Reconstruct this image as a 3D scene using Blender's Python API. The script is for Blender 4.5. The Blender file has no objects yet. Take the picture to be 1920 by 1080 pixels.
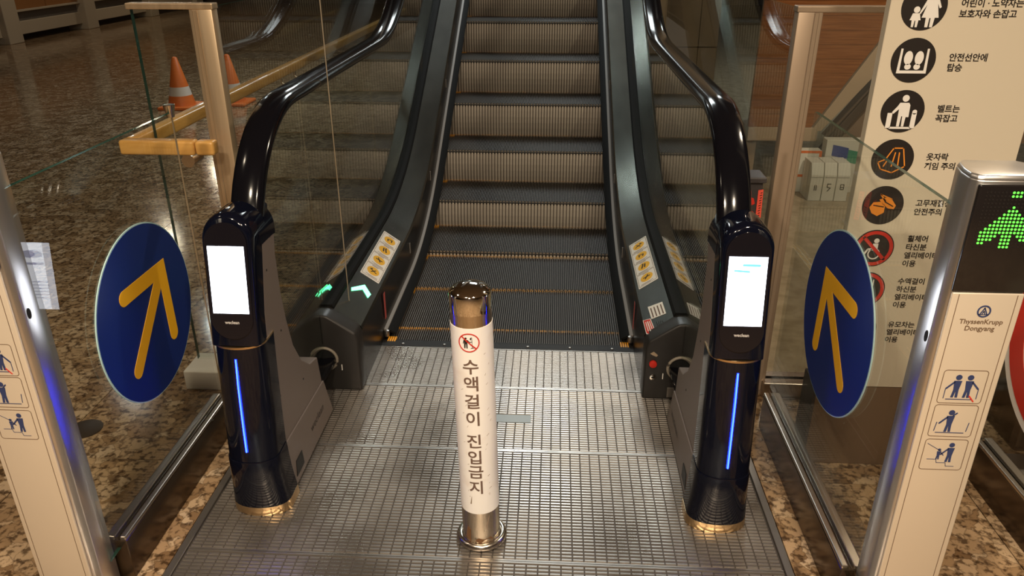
import bpy, bmesh, math, random
from mathutils import Vector, Matrix
random.seed(7)
R = math.radians
sc = bpy.context.scene
COL = sc.collection

# ------------------------------------------------------------------ camera
cam = bpy.data.cameras.new('camera'); camo = bpy.data.objects.new('camera', cam); COL.objects.link(camo)
cam.sensor_width = 36.0; cam.lens = 36.0 * 1442 / 1920; cam.clip_start = .02; cam.clip_end = 200
camo.location = (.167, -2.723, 1.5); camo.rotation_euler = (R(90 - 24.6), 0, R(3.1)); sc.camera = camo
# ------------------------------------------------------------------ world, lights, exposure
sc.view_settings.view_transform = 'Standard'; sc.view_settings.look = 'None'
sc.view_settings.exposure = 0.22; sc.view_settings.gamma = 1.0; sc.view_settings.use_curve_mapping = False
sc.cycles.use_denoising = True
w = bpy.data.worlds.new('world'); sc.world = w; w.use_nodes = True
w.node_tree.nodes['Background'].inputs[0].default_value = (1.0, .82, .62, 1)
w.node_tree.nodes['Background'].inputs[1].default_value = .048
WARM = (1.0, .83, .62); COOL = (.92, 1.0, 1.0)
def lamp(name, loc, power, color, size, rot=(0, 0, 0), sizey=None, spread=None):
    l = bpy.data.lights.new(name, 'AREA'); l.energy = power; l.color = color; l.size = size
    if sizey: l.shape = 'RECTANGLE'; l.size_y = sizey
    else: l.shape = 'DISK'
    if spread: l.spread = spread
    o = bpy.data.objects.new(name, l); COL.objects.link(o); o.location = loc; o.rotation_euler = rot; return o
lamp('ceiling_downlight', (-.75, -3.0, 3.15), 62, WARM, .22, spread=R(160))
lamp('ceiling_downlight', (1.0, -3.0, 3.15), 62, WARM, .22, spread=R(160))
lamp('ceiling_downlight', (.1, -4.6, 3.15), 90, WARM, .22, spread=R(170))
lamp('ceiling_downlight', (-2.3, -1.2, 3.15), 6, WARM, .2)
lamp('ceiling_downlight', (2.4, .4, 3.15), 45, WARM, .2)
lamp('escalator_light', (0, 5.6, 4.55), 115, COOL, 1.3, (0, 0, 0), 2.4)
lamp('side_downlight', (-1.85, 5.2, 3.15), 14, COOL, .3)
lamp('side_downlight', (1.85, 5.2, 3.15), 14, COOL, .3)
lamp('floor_downlight', (-4.6, 4.6, 3.15), 6, COOL, .16)
lamp('floor_downlight', (-4.2, 6.0, 3.15), 6, COOL, .16)
lamp('hall_downlight', (-6.2, 9.0, 3.15), 16, WARM, .3)
lamp('hall_downlight', (-7.0, 13.0, 3.15), 20, WARM, .3)

# ------------------------------------------------------------------ materials
MATS = {}
def P(name, col, rough=.5, metal=0., emit=None, es=0., coat=0., ior=1.45, spec=None):
    m = bpy.data.materials.new(name); m.use_nodes = True; b = m.node_tree.nodes['Principled BSDF']
    b.inputs['Base Color'].default_value = (*col, 1); b.inputs['Roughness'].default_value = rough
    b.inputs['Metallic'].default_value = metal; b.inputs['IOR'].default_value = ior
    if coat: b.inputs['Coat Weight'].default_value = coat; b.inputs['Coat Roughness'].default_value = .04
    if emit: b.inputs['Emission Color'].default_value = (*emit, 1); b.inputs['Emission Strength'].default_value = es
    MATS[name] = m; return m
def nodes(m): return m.node_tree.nodes, m.node_tree.links, m.node_tree.nodes['Principled BSDF']
def noise(m, scale, detail=3., coord='pos', stretch=(1, 1, 1)):
    n, l, b = nodes(m)
    if coord == 'pos': g = n.new('ShaderNodeNewGeometry'); src = g.outputs['Position']
    else: g = n.new('ShaderNodeTexCoord'); src = g.outputs['Object']
    mp = n.new('ShaderNodeMapping'); mp.inputs['Scale'].default_value = stretch; l.new(src, mp.inputs[0])
    t = n.new('ShaderNodeTexNoise'); t.inputs['Scale'].default_value = scale; t.inputs['Detail'].default_value = detail
    l.new(mp.outputs[0], t.inputs['Vector']); return t
def ramp(m, src, stops):
    n, l, b = nodes(m); r = n.new('ShaderNodeValToRGB'); e = r.color_ramp.elements
    while len(e) < len(stops): e.new(.5)
    for i, (p, c) in enumerate(stops): e[i].position = p; e[i].color = (*c, 1)
    l.new(src, r.inputs[0]); return r
def vary(name, a, bcol, scale, lo=.35, hi=.65, stretch=(1, 1, 1), r0=None, r1=None, bump=0.):
    m = MATS[name]; n, l, b = nodes(m); t = noise(m, scale, 4., 'pos', stretch)
    r = ramp(m, t.outputs[0], [(lo, a), (hi, bcol)]); l.new(r.outputs[0], b.inputs['Base Color'])
    if r0 is not None:
        q = n.new('ShaderNodeMapRange'); q.inputs[1].default_value = lo; q.inputs[2].default_value = hi
        q.inputs[3].default_value = r0; q.inputs[4].default_value = r1; l.new(t.outputs[0], q.inputs[0]); l.new(q.outputs[0], b.inputs['Roughness'])
    if bump:
        u = n.new('ShaderNodeBump'); u.inputs['Strength'].default_value = bump; u.inputs['Distance'].default_value = .002
        l.new(t.outputs[0], u.inputs['Height']); l.new(u.outputs[0], b.inputs['Normal'])
# granite: tan crystals in a dark matrix, polished
def granite():
    m = P('granite', (.2, .13, .07), .12); n, l, b = nodes(m)
    g = n.new('ShaderNodeNewGeometry'); oi = n.new('ShaderNodeObjectInfo')
    ad = n.new('ShaderNodeVectorMath'); ad.operation = 'MULTIPLY_ADD'; ad.inputs[1].default_value = (1, 1, 1)
    sv = n.new('ShaderNodeVectorMath'); sv.operation = 'SCALE'; sv.inputs[0].default_value = (7.3, 5.1, 0); l.new(oi.outputs['Random'], sv.inputs['Scale'])
    l.new(g.outputs['Position'], ad.inputs[0]); l.new(sv.outputs[0], ad.inputs[2])
    nz = n.new('ShaderNodeTexNoise'); nz.inputs['Scale'].default_value = 30; nz.inputs['Detail'].default_value = 4; l.new(ad.outputs[0], nz.inputs['Vector'])
    ds = n.new('ShaderNodeVectorMath'); ds.operation = 'MULTIPLY_ADD'; ds.inputs[1].default_value = (.07, .07, 0)
    l.new(nz.outputs['Color'], ds.inputs[0]); l.new(ad.outputs[0], ds.inputs[2])
    v = n.new('ShaderNodeTexVoronoi'); v.feature = 'DISTANCE_TO_EDGE'; v.inputs['Scale'].default_value = 20; l.new(ds.outputs[0], v.inputs['Vector'])
    v2 = n.new('ShaderNodeTexVoronoi'); v2.inputs['Scale'].default_value = 20; l.new(ds.outputs[0], v2.inputs['Vector'])
    cr = ramp(m, v2.outputs['Color'], [(.0, (.15, .085, .04)), (.4, (.30, .19, .10)), (.7, (.42, .29, .17)), (1., (.50, .37, .24))])
    fine = n.new('ShaderNodeTexNoise'); fine.inputs['Scale'].default_value = 48; fine.inputs['Detail'].default_value = 5; l.new(ad.outputs[0], fine.inputs['Vector'])
    fr = ramp(m, fine.outputs[0], [(.38, (.16, .13, .11)), (.50, (1, 1, 1))])
    mx = n.new('ShaderNodeMix'); mx.data_type = 'RGBA'; mx.blend_type = 'MULTIPLY'; mx.inputs[0].default_value = .85
    l.new(cr.outputs[0], mx.inputs[6]); l.new(fr.outputs[0], mx.inputs[7])
    ed = ramp(m, v.outputs[0], [(.0, (.45, .45, .45)), (.07, (1, 1, 1))])
    m2 = n.new('ShaderNodeMix'); m2.data_type = 'RGBA'; l.new(ed.outputs[0], m2.inputs[0]); m2.inputs[6].default_value = (.045, .026, .015, 1); l.new(mx.outputs[2], m2.inputs[7])
    l.new(m2.outputs[2], b.inputs['Base Color'])
granite()
def glassmat(name, tint, f0=.04):
    m = bpy.data.materials.new(name); m.use_nodes = True; n = m.node_tree.nodes; l = m.node_tree.links; n.clear()
    o = n.new('ShaderNodeOutputMaterial'); mx = n.new('ShaderNodeMixShader'); t = n.new('ShaderNodeBsdfTransparent'); g = n.new('ShaderNodeBsdfGlossy')
    t.inputs[0].default_value = (*tint, 1); g.inputs['Roughness'].default_value = .004; g.inputs[0].default_value = (1, 1, 1, 1)
    lw = n.new('ShaderNodeLayerWeight'); lw.inputs[0].default_value = .5
    pw = n.new('ShaderNodeMath'); pw.operation = 'POWER'; pw.inputs[1].default_value = 5; l.new(lw.outputs['Facing'], pw.inputs[0])
    ma = n.new('ShaderNodeMath'); ma.operation = 'MULTIPLY_ADD'; ma.inputs[1].default_value = 1 - f0; ma.inputs[2].default_value = f0; l.new(pw.outputs[0], ma.inputs[0])
    l.new(ma.outputs[0], mx.inputs[0]); l.new(t.outputs[0], mx.inputs[1]); l.new(g.outputs[0], mx.inputs[2]); l.new(mx.outputs[0], o.inputs[0]); MATS[name] = m
glassmat('glass', (.93, .965, .94)); glassmat('glass_clear', (.955, .97, .955))
P('glass_edge', (.02, .06, .045), .12); P('glass_edge_bright', (.30, .36, .30), .15)
P('plate_steel', (.44, .40, .365), .34, .9); vary('plate_steel', (.38, .345, .31), (.50, .46, .42), 3.5, r0=.24, r1=.40)
P('plate_dark', (.09, .078, .068), .5, .5); P('plate_frame', (.36, .33, .30), .35, .9)
P('patch_zinc', (.36, .38, .38), .5, .6)
P('tread', (.095, .082, .072), .5, .15); P('tread_base', (.012, .011, .010), .7)
P('riser', (.42, .37, .31), .5, .3); P('riser_base', (.18, .155, .13), .6, .3)
m = P('step_yellow', (.75, .36, .03), .55)
P('comb_black', (.012, .011, .011), .6); P('comb_yellow', (.85, .38, .02), .5)
P('skirt', (.018, .016, .015), .25, .4); P('brush_grey', (.23, .21, .19), .5)
P('deck', (.12, .122, .112), .27, .95); vary('deck', (.105, .106, .097), (.145, .148, .136), 2.0, stretch=(6, .4, 6))
P('gasket', (.006, .006, .006), .75, ior=1.25); P('cap_black', (.022, .020, .019), .42); P('cap_ring', (.26, .225, .18), .45)
P('rubber', (.004, .004, .006), .13, ior=1.38); P('dark_void', (.003, .003, .003), .8)
P('chrome', (.86, .82, .76), .07, 1.); P('brushed_steel', (.66, .58, .48), .24, 1.); vary('brushed_steel', (.60, .53, .44), (.72, .63, .52), 3, stretch=(30, 30, .6), r0=.18, r1=.32)
P('ring_steel', (.62, .56, .49), .22, 1.)
P('sleeve', (.9, .86, .82), .45); vary('sleeve', (.86, .80, .75), (.92, .89, .86), 16, lo=.28, hi=.42)
P('scuff', (.30, .22, .16), .7); P('rust', (.16, .075, .03), .8)
P('ink', (.16, .10, .075), .6); P('ink_black', (.018, .014, .012), .5); P('red', (.62, .03, .018), .45); P('red_soft', (.55, .10, .09), .5)
P('white', (.83, .80, .75), .5); P('white_gloss', (.85, .83, .80), .25)
P('yellow', (.85, .47, .03), .5); P('orange', (.82, .28, .03), .5); P('navy', (.03, .045, .13), .5)
P('gold', (.80, .58, .33), .28, 1.); P('gloss_black', (.003, .004, .010), .08); P('bezel', (.008, .007, .010), .12)
P('panel_grey', (.19, .155, .14), .48, .2); P('panel_text', (.028, .022, .02), .5); P('vent_black', (.006, .006, .006), .5)
P('pale_text', (.55, .52, .50), .5)
P('screen', (0, 0, 0), .3, emit=(.86, .90, 1.0), es=5.2); P('screen_ink', (0, 0, 0), .3, emit=(.45, .52, .85), es=2.6); P('screen_cyan', (0, 0, 0), .3, emit=(.28, .86, .95), es=.95)
P('led_blue', (0, 0, 0), .3, emit=(.002, .007, 1.0), es=26.); P('led_core', (0, 0, 0), .3, emit=(.035, .10, 1.), es=7.)
P('led_green', (0, 0, 0), .3, emit=(.10, 1.0, .05), es=2.6); P('led_off', (.014, .012, .012), .4)
P('arrow_green', (0, 0, 0), .3, emit=(.10, 1.0, .38), es=7.)
P('display', (.012, .010, .010), .16, coat=.3)
P('disc_blue', (.006, .022, .155), .42); P('disc_orange', (.82, .42, .012), .45); P('disc_edge', (.42, .62, .62), .25)
P('post_front_warmlit', (.74, .64, .51), .40, .35); P('post_side', (.72, .70, .68), .30, .95)  # silver aluminium post; warm light on its front is put into the colour
P('picto_line', (.16, .10, .06), .5)
P('rail_steel', (.52, .46, .40), .30, 1.); P('rail_fascia', (.085, .058, .036), .20, .75)
P('guard_post', (.62, .47, .30), .36, .7); vary('guard_post', (.56, .42, .27), (.68, .52, .34), 2.5, stretch=(20, 20, .7)); P('guard_post_taupe', (.40, .30, .215), .4, .5)
P('base_white', (.70, .65, .57), .5)
P('wood', (.42, .19, .055), .3, coat=.4); vary('wood', (.58, .30, .075), (.70, .39, .11), 5, stretch=(1, 1, 12))
P('wood_dark', (.24, .09, .03), .26, coat=.5); vary('wood_dark', (.19, .068, .022), (.30, .12, .042), 4, stretch=(1.2, 1, 30), lo=.3, hi=.7)
P('stringer', (.42, .32, .22), .45); P('dark_rail', (.06, .045, .035), .4); P('taupe', (.20, .14, .095), .5)
P('board_cream', (.66, .585, .455), .5); P('base_brown', (.18, .115, .068), .5)
P('wall_beige', (.62, .51, .35), .38, .2); P('wall_dark', (.11, .08, .06), .7); P('ceiling', (.26, .20, .15), .8)
P('floor_beige', (.36, .28, .18), .25); vary('floor_beige', (.30, .23, .145), (.42, .33, .22), 14)
P('joint', (.03, .02, .013), .6)
P('counter_cream', (.52, .43, .31), .5); P('counter_grey', (.17, .145, .12), .5); P('counter_wood', (.34, .15, .05), .4)
P('cone_orange', (.75, .17, .03), .45); P('cone_white', (.7, .62, .55), .5); P('box_white', (.74, .72, .64), .5); P('box_grey', (.30, .29, .25), .5)
P('carton_blue', (.05, .08, .30), .5); P('carton_green', (.05, .30, .18), .5)
P('cable', (.75, .65, .5), .35, .8); P('drain', (.07, .05, .035), .4, .5); P('box_dark', (.045, .04, .04), .4)
P('label_red', (.85, .10, .06), .5)
# worn yellow: paint mostly left on the left of the steps
m = MATS['step_yellow']; n, l, b = nodes(m); t = noise(m, 60, 3)
g = n.new('ShaderNodeNewGeometry'); sx = n.new('ShaderNodeSeparateXYZ'); l.new(g.outputs['Position'], sx.inputs[0])
ma = n.new('ShaderNodeMath'); ma.operation = 'MULTIPLY_ADD'; ma.inputs[1].default_value = .22; l.new(sx.outputs[0], ma.inputs[0]); l.new(t.outputs[0], ma.inputs[2])
r = ramp(m, ma.outputs[0], [(.40, (.72, .33, .03)), (.62, (.20, .125, .05))]); l.new(r.outputs[0], b.inputs['Base Color'])

# ------------------------------------------------------------------ mesh helpers
OFF = {}
class MB:
    def __init__(s): s.v = []; s.f = []; s.mi = []
    def add(s, vs, fs, mi=0):
        k = len(s.v); s.v += [tuple(p) for p in vs]; s.f += [tuple(i + k for i in q) for q in fs]; s.mi += [mi] * len(fs); return s
    def box(s, x0, x1, y0, y1, z0, z1, mi=0):
        return s.add([(x0, y0, z0), (x1, y0, z0), (x1, y1, z0), (x0, y1, z0), (x0, y0, z1), (x1, y0, z1), (x1, y1, z1), (x0, y1, z1)],
                     [(0, 3, 2, 1), (4, 5, 6, 7), (0, 1, 5, 4), (1, 2, 6, 5), (2, 3, 7, 6), (3, 0, 4, 7)], mi)
    def prism(s, poly, fn0, fn1, mi=0):      # poly 2D; fn0/fn1 map (a,b) to the two end faces
        n = len(poly); a = [fn0(*p) for p in poly]; c = [fn1(*p) for p in poly]
        return s.add(a + c, [tuple(range(n))[::-1], tuple(range(n, 2 * n))] + [(i, (i + 1) % n, n + (i + 1) % n, n + i) for i in range(n)], mi)
    def loft(s, rings, cap=True, closed=True, mi=0):
        n = len(rings[0]); vs = [p for r in rings for p in r]; fs = []
        for k in range(len(rings) - 1):
            for i in range(n if closed else n - 1):
                j = (i + 1) % n; fs.append((k * n + i, k * n + j, (k + 1) * n + j, (k + 1) * n + i))
        if cap: fs += [tuple(range(n))[::-1], tuple(range((len(rings) - 1) * n, len(rings) * n))]
        return s.add(vs, fs, mi)
    def lathe(s, prof, c=(0, 0, 0), n=40, mi=0):
        rings = [[(c[0] + r * math.cos(2 * math.pi * i / n), c[1] + r * math.sin(2 * math.pi * i / n), c[2] + z) for i in range(n)] for r, z in prof]
        return s.loft(rings, mi=mi)
    def tube(s, pts, r, n=10, mi=0, cap=True):
        rings = []; pts = [Vector(p) for p in pts]
        for k, p in enumerate(pts):
            d = (pts[min(k + 1, len(pts) - 1)] - pts[max(k - 1, 0)]).normalized()
            u = d.cross(Vector((0, 0, 1)) if abs(d.z) < .9 else Vector((1, 0, 0))).normalized(); v = d.cross(u)
            rr = r[k] if isinstance(r, (list, tuple)) else r
            rings.append([tuple(p + u * rr * math.cos(2 * math.pi * i / n) + v * rr * math.sin(2 * math.pi * i / n)) for i in range(n)])
        return s.loft(rings, cap=cap, mi=mi)
    def build(s, name, mats, parent=None, loc=None, smooth=0, bevel=0., bseg=2, bang=30):
        me = bpy.data.meshes.new(name); off = Vector(loc) if loc is not None else (OFF[parent.name] if parent else Vector((0, 0, 0)))
        me.from_pydata([tuple(Vector(p) - off) for p in s.v], [], s.f)
        for q in (mats if isinstance(mats, (list, tuple)) else [mats]): me.materials.append(MATS[q])
        me.polygons.foreach_set('material_index', s.mi)
        bm = bmesh.new(); bm.from_mesh(me)
        if bevel or smooth: bmesh.ops.remove_doubles(bm, verts=bm.verts, dist=1e-6)
        bmesh.ops.recalc_face_normals(bm, faces=bm.faces)
        if bevel:
            ed = [e for e in bm.edges if len(e.link_faces) == 2 and e.calc_face_angle(0) > R(bang)]
            bmesh.ops.bevel(bm, geom=ed, offset=bevel, segments=bseg, affect='EDGES', profile=.5, clamp_overlap=True)
        bm.to_mesh(me); bm.free()
        if smooth: me.shade_smooth(); me.set_sharp_from_angle(angle=R(smooth))
        o = bpy.data.objects.new(name, me); COL.objects.link(o)
        if parent: o.parent = parent; OFF[o.name] = off
        else: o.location = off; OFF[o.name] = off
        return o
def thing(name, label, cat, loc, group=None):
    o = bpy.data.objects.new(name, None); COL.objects.link(o); o.location = loc; o.empty_display_size = .1; OFF[o.name] = Vector(loc); tag(o, label, cat, group); return o
def tag(o, label=None, cat=None, group=None, kind=None):
    for k, v in (('label', label), ('category', cat), ('group', group), ('kind', kind)):
        if v: o[k] = v
    return o
def lab(o, s): o['label'] = s; return o
# flat printed shapes -------------------------------------------------
def circ(cx, cy, r, n=24, ry=None): return [(cx + r * math.cos(2 * math.pi * i / n), cy + (ry or r) * math.sin(2 * math.pi * i / n)) for i in range(n)]
def seg(p, q, wd, caps=6):
    (x0, y0), (x1, y1) = p, q; a = math.atan2(y1 - y0, x1 - x0); h = wd / 2; o = []
    for i in range(caps + 1): t = a - math.pi / 2 + math.pi * i / caps; o.append((x1 + h * math.cos(t), y1 + h * math.sin(t)))
    for i in range(caps + 1): t = a + math.pi / 2 + math.pi * i / caps; o.append((x0 + h * math.cos(t), y0 + h * math.sin(t)))
    return o
def ring2(cx, cy, r0, r1, n=36):
    a = circ(cx, cy, r0, n); b = circ(cx, cy, r1, n); return [[a[i], a[(i + 1) % n], b[(i + 1) % n], b[i]] for i in range(n)]
def rrect(x0, x1, y0, y1, r, k=5):
    o = []
    for cx, cy, a in ((x1 - r, y0 + r, -90), (x1 - r, y1 - r, 0), (x0 + r, y1 - r, 90), (x0 + r, y0 + r, 180)):
        for i in range(k + 1): t = R(a + 90 * i / k); o.append((cx + r * math.cos(t), cy + r * math.sin(t)))
    return o
def frame2(x0, x1, y0, y1, r, wd):
    a = rrect(x0, x1, y0, y1, r); b = rrect(x0 + wd, x1 - wd, y0 + wd, y1 - wd, max(r - wd, .0005)); n = len(a)
    return [[a[i], a[(i + 1) % n], b[(i + 1) % n], b[i]] for i in range(n)]
def plane_map(o, u, v, lift=0.):
    o = Vector(o); u = Vector(u).normalized(); v = Vector(v).normalized(); nn = u.cross(v).normalized()
    return lambda a, b, h=0.: o + u * a + v * b + nn * (lift + h)
def flat(name, polys, mp, mat, parent, th=.0006):
    mb = MB()
    for p in polys:
        if len(p) > 2: mb.prism(p, lambda a, b: mp(a, b, 0.), lambda a, b: mp(a, b, th))
    return mb.build(name, mat, parent)
def textmesh(s, size, bold=0., align='LEFT', spacing=1., line=1.):
    cu = bpy.data.curves.new('lettering', 'FONT'); cu.body = s; cu.size = size; cu.align_x = align; cu.offset = bold; cu.space_character = spacing; cu.space_line = line; cu.resolution_u = 3
    o = bpy.data.objects.new('lettering', cu); COL.objects.link(o); dg = bpy.context.evaluated_depsgraph_get()
    me = bpy.data.meshes.new_from_object(o.evaluated_get(dg)); vs = [tuple(v.co) for v in me.vertices]; fs = [tuple(p.vertices) for p in me.polygons]
    bpy.data.objects.remove(o); bpy.data.curves.remove(cu); bpy.data.meshes.remove(me); return vs, fs
def sliced(vs, fs, step_):
    bm = bmesh.new(); v_ = [bm.verts.new(p) for p in vs]
    for q in fs:
        try: bm.faces.new([v_[i] for i in q])
        except ValueError: pass
    x0 = min(p[0] for p in vs); x1 = max(p[0] for p in vs); x = x0 + step_
    while x < x1:
        bmesh.ops.bisect_plane(bm, geom=bm.verts[:] + bm.edges[:] + bm.faces[:], plane_co=(x, 0, 0), plane_no=(1, 0, 0)); x += step_
    bm.verts.index_update(); r_ = [tuple(p.co) for p in bm.verts], [tuple(p.index for p in q.verts) for q in bm.faces]; bm.free(); return r_
def text(s, size, mp, mat, parent, name='lettering', slices=0, **k):
    vs, fs = textmesh(s, size, **k); mb = MB()
    if slices: vs, fs = sliced(vs, fs, slices)
    mb.add([mp(a, b, .0004) for a, b, c in vs], fs); o = mb.build(name, mat, parent); return o
def frange(a, b, n): return [a + (b - a) * i / n for i in range(n + 1)]

# ------------------------------------------------------------------ setting: floor, ceiling, walls
SL = .5160
def prof(y, y0=.6, y1=1.6):
    if y <= y0: return 0.
    if y >= y1: return SL * (y - (y0 + y1) / 2)
    return SL * (y - y0) ** 2 / (2 * (y1 - y0))
mb = MB(); mb.box(-14, -.815, -7, 17, -.12, -.012); mb.box(.815, 6, -7, 17, -.12, -.012); mb.box(-.815, .815, -7, -1.67, -.12, -.012)
floor = mb.build('floor', 'joint'); tag(floor, kind='structure')
# granite tiles near the camera, each a part; beyond them one continuous slab of the same stone
TS = .6; cells = []
def tilemesh(x0, x1, y0, y1):
    g_ = .0015; b = MB(); b.box(x0 + g_, x1 - g_, y0 + g_, y1 - g_, -.02, 0.); return b
xsL = [-.815 - TS * i for i in range(11)]; xsR = [.815 + TS * i for i in range(9)]
ys = [-2.61 + TS * i for i in range(13)]
shared = None
def tile(x0, x1, y0, y1):
    global shared
    if shared is None:
        b = MB(); g_ = .0015; b.box(g_, TS - g_, g_, TS - g_, -.02, 0.); o = b.build('tile', 'granite', floor); shared = o.data
    else:
        o = bpy.data.objects.new('tile', shared); COL.objects.link(o); o.parent = floor
    o.location = (x0, y0, 0)
for j in range(12):
    for i in range(9): tile(xsL[i + 1], xsL[i], ys[j], ys[j + 1])
    if j < 4:
        for i in range(2): tile(xsR[i], xsR[i + 1], ys[j], ys[j + 1])
XL = xsL[9]; YT = ys[12]; XR = xsR[2]
mb = MB(); mb.box(-14, XL, -2.61, 17, -.02, 0.); mb.box(XL, -.815, YT, 17, -.02, 0.); mb.box(-14, 6, -7, -2.61, -.02, 0); mb.box(-.8, .8, -2.61, -1.672, -.02, 0)
tag(mb.build('far_stone', 'granite', floor), kind='stuff')
mb = MB(); mb.box(XR, 6, -2.61, 17, -.02, 0.); mb.box(.86, XR, -.207, 17, -.02, 0.); mb.build('beige_stone', 'floor_beige', floor)
def struct(name, mb, mat, **k): return tag(mb.build(name, mat, **k), kind='structure')
struct('ceiling', MB().box(-14, -1.5, -7, 17, 3.2, 3.3).box(1.5, 6, -7, 17, 3.2, 3.3).box(-1.5, 1.5, -7, 1.2, 3.2, 3.3).box(-1.5, 1.5, 9, 17, 3.2, 3.3).box(-1.6, 1.6, 1.1, 9.1, 4.6, 4.7).box(-1.6, -1.5, 1.1, 9.1, 3.3, 4.6).box(1.5, 1.6, 1.1, 9.1, 3.3, 4.6).box(-1.5, 1.5, 1.1, 1.2, 3.3, 4.6).box(-1.5, 1.5, 9, 9.1, 3.3, 4.6), 'ceiling')
struct('wall_back', MB().box(-14, 6, 17, 17.2, -.02, 3.2), 'wall_dark'); struct('wall_front', MB().box(-14, 6, -7.2, -7, -.02, 3.2), 'wall_dark')
struct('wall_left', MB().box(-14.2, -14, -7, 17, -.02, 3.2), 'wall_dark')
wr = struct('wall_right', MB().box(6, 6.2, -7, 17, -.02, 3.2), 'wall_dark')
# beige metal clad pier beyond the right glass guard, made of panels
pier = thing('clad_pier', 'beige metal panel clad pier beyond the right escalator glass', 'pier', (1.1, 3.6, 0))
MB().box(.80, 1.40, 3.53, 4.4, 0, 3.19).build('core', 'wall_dark', pier)
for x0, x1 in ((.795, .995), (1.0, 1.262), (1.267, 1.41)):
    for z0, z1 in ((.0, .718), (.723, 1.6), (1.605, 3.19)): MB().box(x0, x1, 3.50, 3.53, z0, z1).build('panel', 'wall_beige', pier, bevel=.003, bseg=1)

# ------------------------------------------------------------------ escalator
esc = thing('escalator', 'escalator with black handrails, glass balustrades and ribbed metal steps', 'escalator', (0, -.3, 0))
# landing plates with raised ribs
def landing(y0, y1, rowp, lbl=None):
    pl = MB().box(-.792, .792, y0 + .0015, y1 - .0015, -.03, -.0035).build('landing_plate', 'plate_dark', floor)
    b = MB(); nc = 52; cw = 1.578 / nc; rows = int((y1 - y0 - .016) / rowp); st = (y1 - y0 - .016) / rows
    for c in range(nc):
        xa = -.789 + c * cw + .0011; xb = xa + cw - .0022
        for r_ in range(rows):
            ya = y0 + .008 + r_ * st + st * .16; yb = ya + st * .68; e = st * .14
            b.add([(xa, ya, -.004), (xb, ya, -.004), (xb, yb, -.004), (xa, yb, -.004), (xa + .001, ya + e, -.0006), (xb - .001, ya + e, -.0006), (xb - .001, yb - e, -.0006), (xa + .001, yb - e, -.0006)],
                  [(4, 5, 6, 7), (0, 1, 5, 4), (1, 2, 6, 5), (2, 3, 7, 6), (3, 0, 4, 7)])
    tag(b.build('ribs', 'plate_steel', pl), kind='stuff')
    MB().box(-.789, .789, y0 + .001, y0 + .006, -.006, 0).box(-.789, .789, y1 - .006, y1 - .001, -.006, 0).build('plate_edge', 'plate_steel', pl)
    return pl
landing(-.325, -.035, .0096); landing(-.70, -.325, .0122); landing(-1.18, -.70, .0122); landing(-1.67, -1.18, .0122)
for s in (-1, 1):
    MB().box(*sorted((s * .793, s * .813)), -1.67, .1, -.03, .003).build('plate_frame', 'plate_frame', floor, bevel=.001, bseg=1)
lab(MB().box(-.012, .112, -.545, -.50, -.001, .0012).build('rating_plate', 'patch_zinc', floor), 'small blank zinc plate set in the ribbed landing')
# comb
NC = 110; PX = .998 / NC
cb = MB().prism([(-.036, .0015), (-.004, .004), (.012, .002), (.016, -.012), (-.036, -.012)], lambda a, b: (-.505, a, b), lambda a, b: (.505, a, b)).build('comb', 'comb_black', esc)
b = MB()
for i in range(NC + 1):
    x = -.499 + PX * i
    b.add([(x - .0017, .010, .002), (x + .0017, .010, .002), (x + .0012, .048, -.013), (x - .0012, .048, -.013), (x - .0017, .010, -.02), (x + .0017, .010, -.02)], [(0, 1, 2, 3), (0, 3, 4), (1, 5, 2)])
tag(b.build('comb_teeth', 'comb_black', cb), kind='stuff')
for s in (-1, 1):
    b = MB()
    for i in range(4):
        x = s * (.458 + PX * i); b.box(x - .0028, x + .0028, -.004, .036, -.006, .0045)
    tag(b.build('comb_end_teeth', 'comb_yellow', cb), kind='stuff')
for i in range(6): MB().lathe([(.006, .0), (.006, .0018), (.004, .0026)], (-.42 + .168 * i, -.02, .0027), 12).build('screw', 'plate_frame', cb)
# steps
def step_parts(D, riser):
    base = MB().box(-.499, .499, .0, D, -.022, -.011)
    if riser:
        arc = [(.004 - .016 * math.sin(math.pi * t * .9), -.011 - .215 * t) for t in frange(0, 1, 6)]
        rb = MB(); rb.add([(x, y + .004, z) for y, z in arc for x in (-.499, .499)], [(2 * k, 2 * k + 1, 2 * k + 3, 2 * k + 2) for k in range(6)])
        rc = MB(); arc2 = [(.0, .0)] + arc
        for i in range(56):
            x = -.4965 + i * (PX * 110 / 56) + .001; wd = .0105
            vs = []
            for y, z in arc2: vs += [(x, y + .004, z), (x, y - .003, z), (x + wd, y - .003, z), (x + wd, y + .004, z)]
            fs = []
            for k in range(len(arc2) - 1):
                for q in range(3): fs.append((4 * k + q, 4 * k + q + 1, 4 * k + 5 + q, 4 * k + 4 + q))
            rc.add(vs, fs)
    cl = MB(); ye = MB()
    for i in range(NC):
        x = -.4965 + PX * (i + .0) ; wd = .0042
        def bar(m_, ya, yb, h=0.):
            m_.add([(x, ya, -.012), (x + wd, ya, -.012), (x + wd, yb, -.012), (x, yb, -.012), (x + .0006, ya, h), (x + wd - .0006, ya, h), (x + wd - .0006, yb, h), (x + .0006, yb, h)],
                   [(4, 5, 6, 7), (0, 1, 5, 4), (1, 2, 6, 5), (2, 3, 7, 6), (3, 0, 4, 7)])
        side = i < 3 or i > NC - 3
        if i < 4 and D > .2: bar(cl, 0, D - .06); bar(ye, D - .06, D - .020)
        else: bar(cl, 0, D - .020)
        bar(ye, D - .020, D - .001, -.0004)
    return base, (rb, rc) if riser else None, cl, ye
cache = {}
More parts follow.
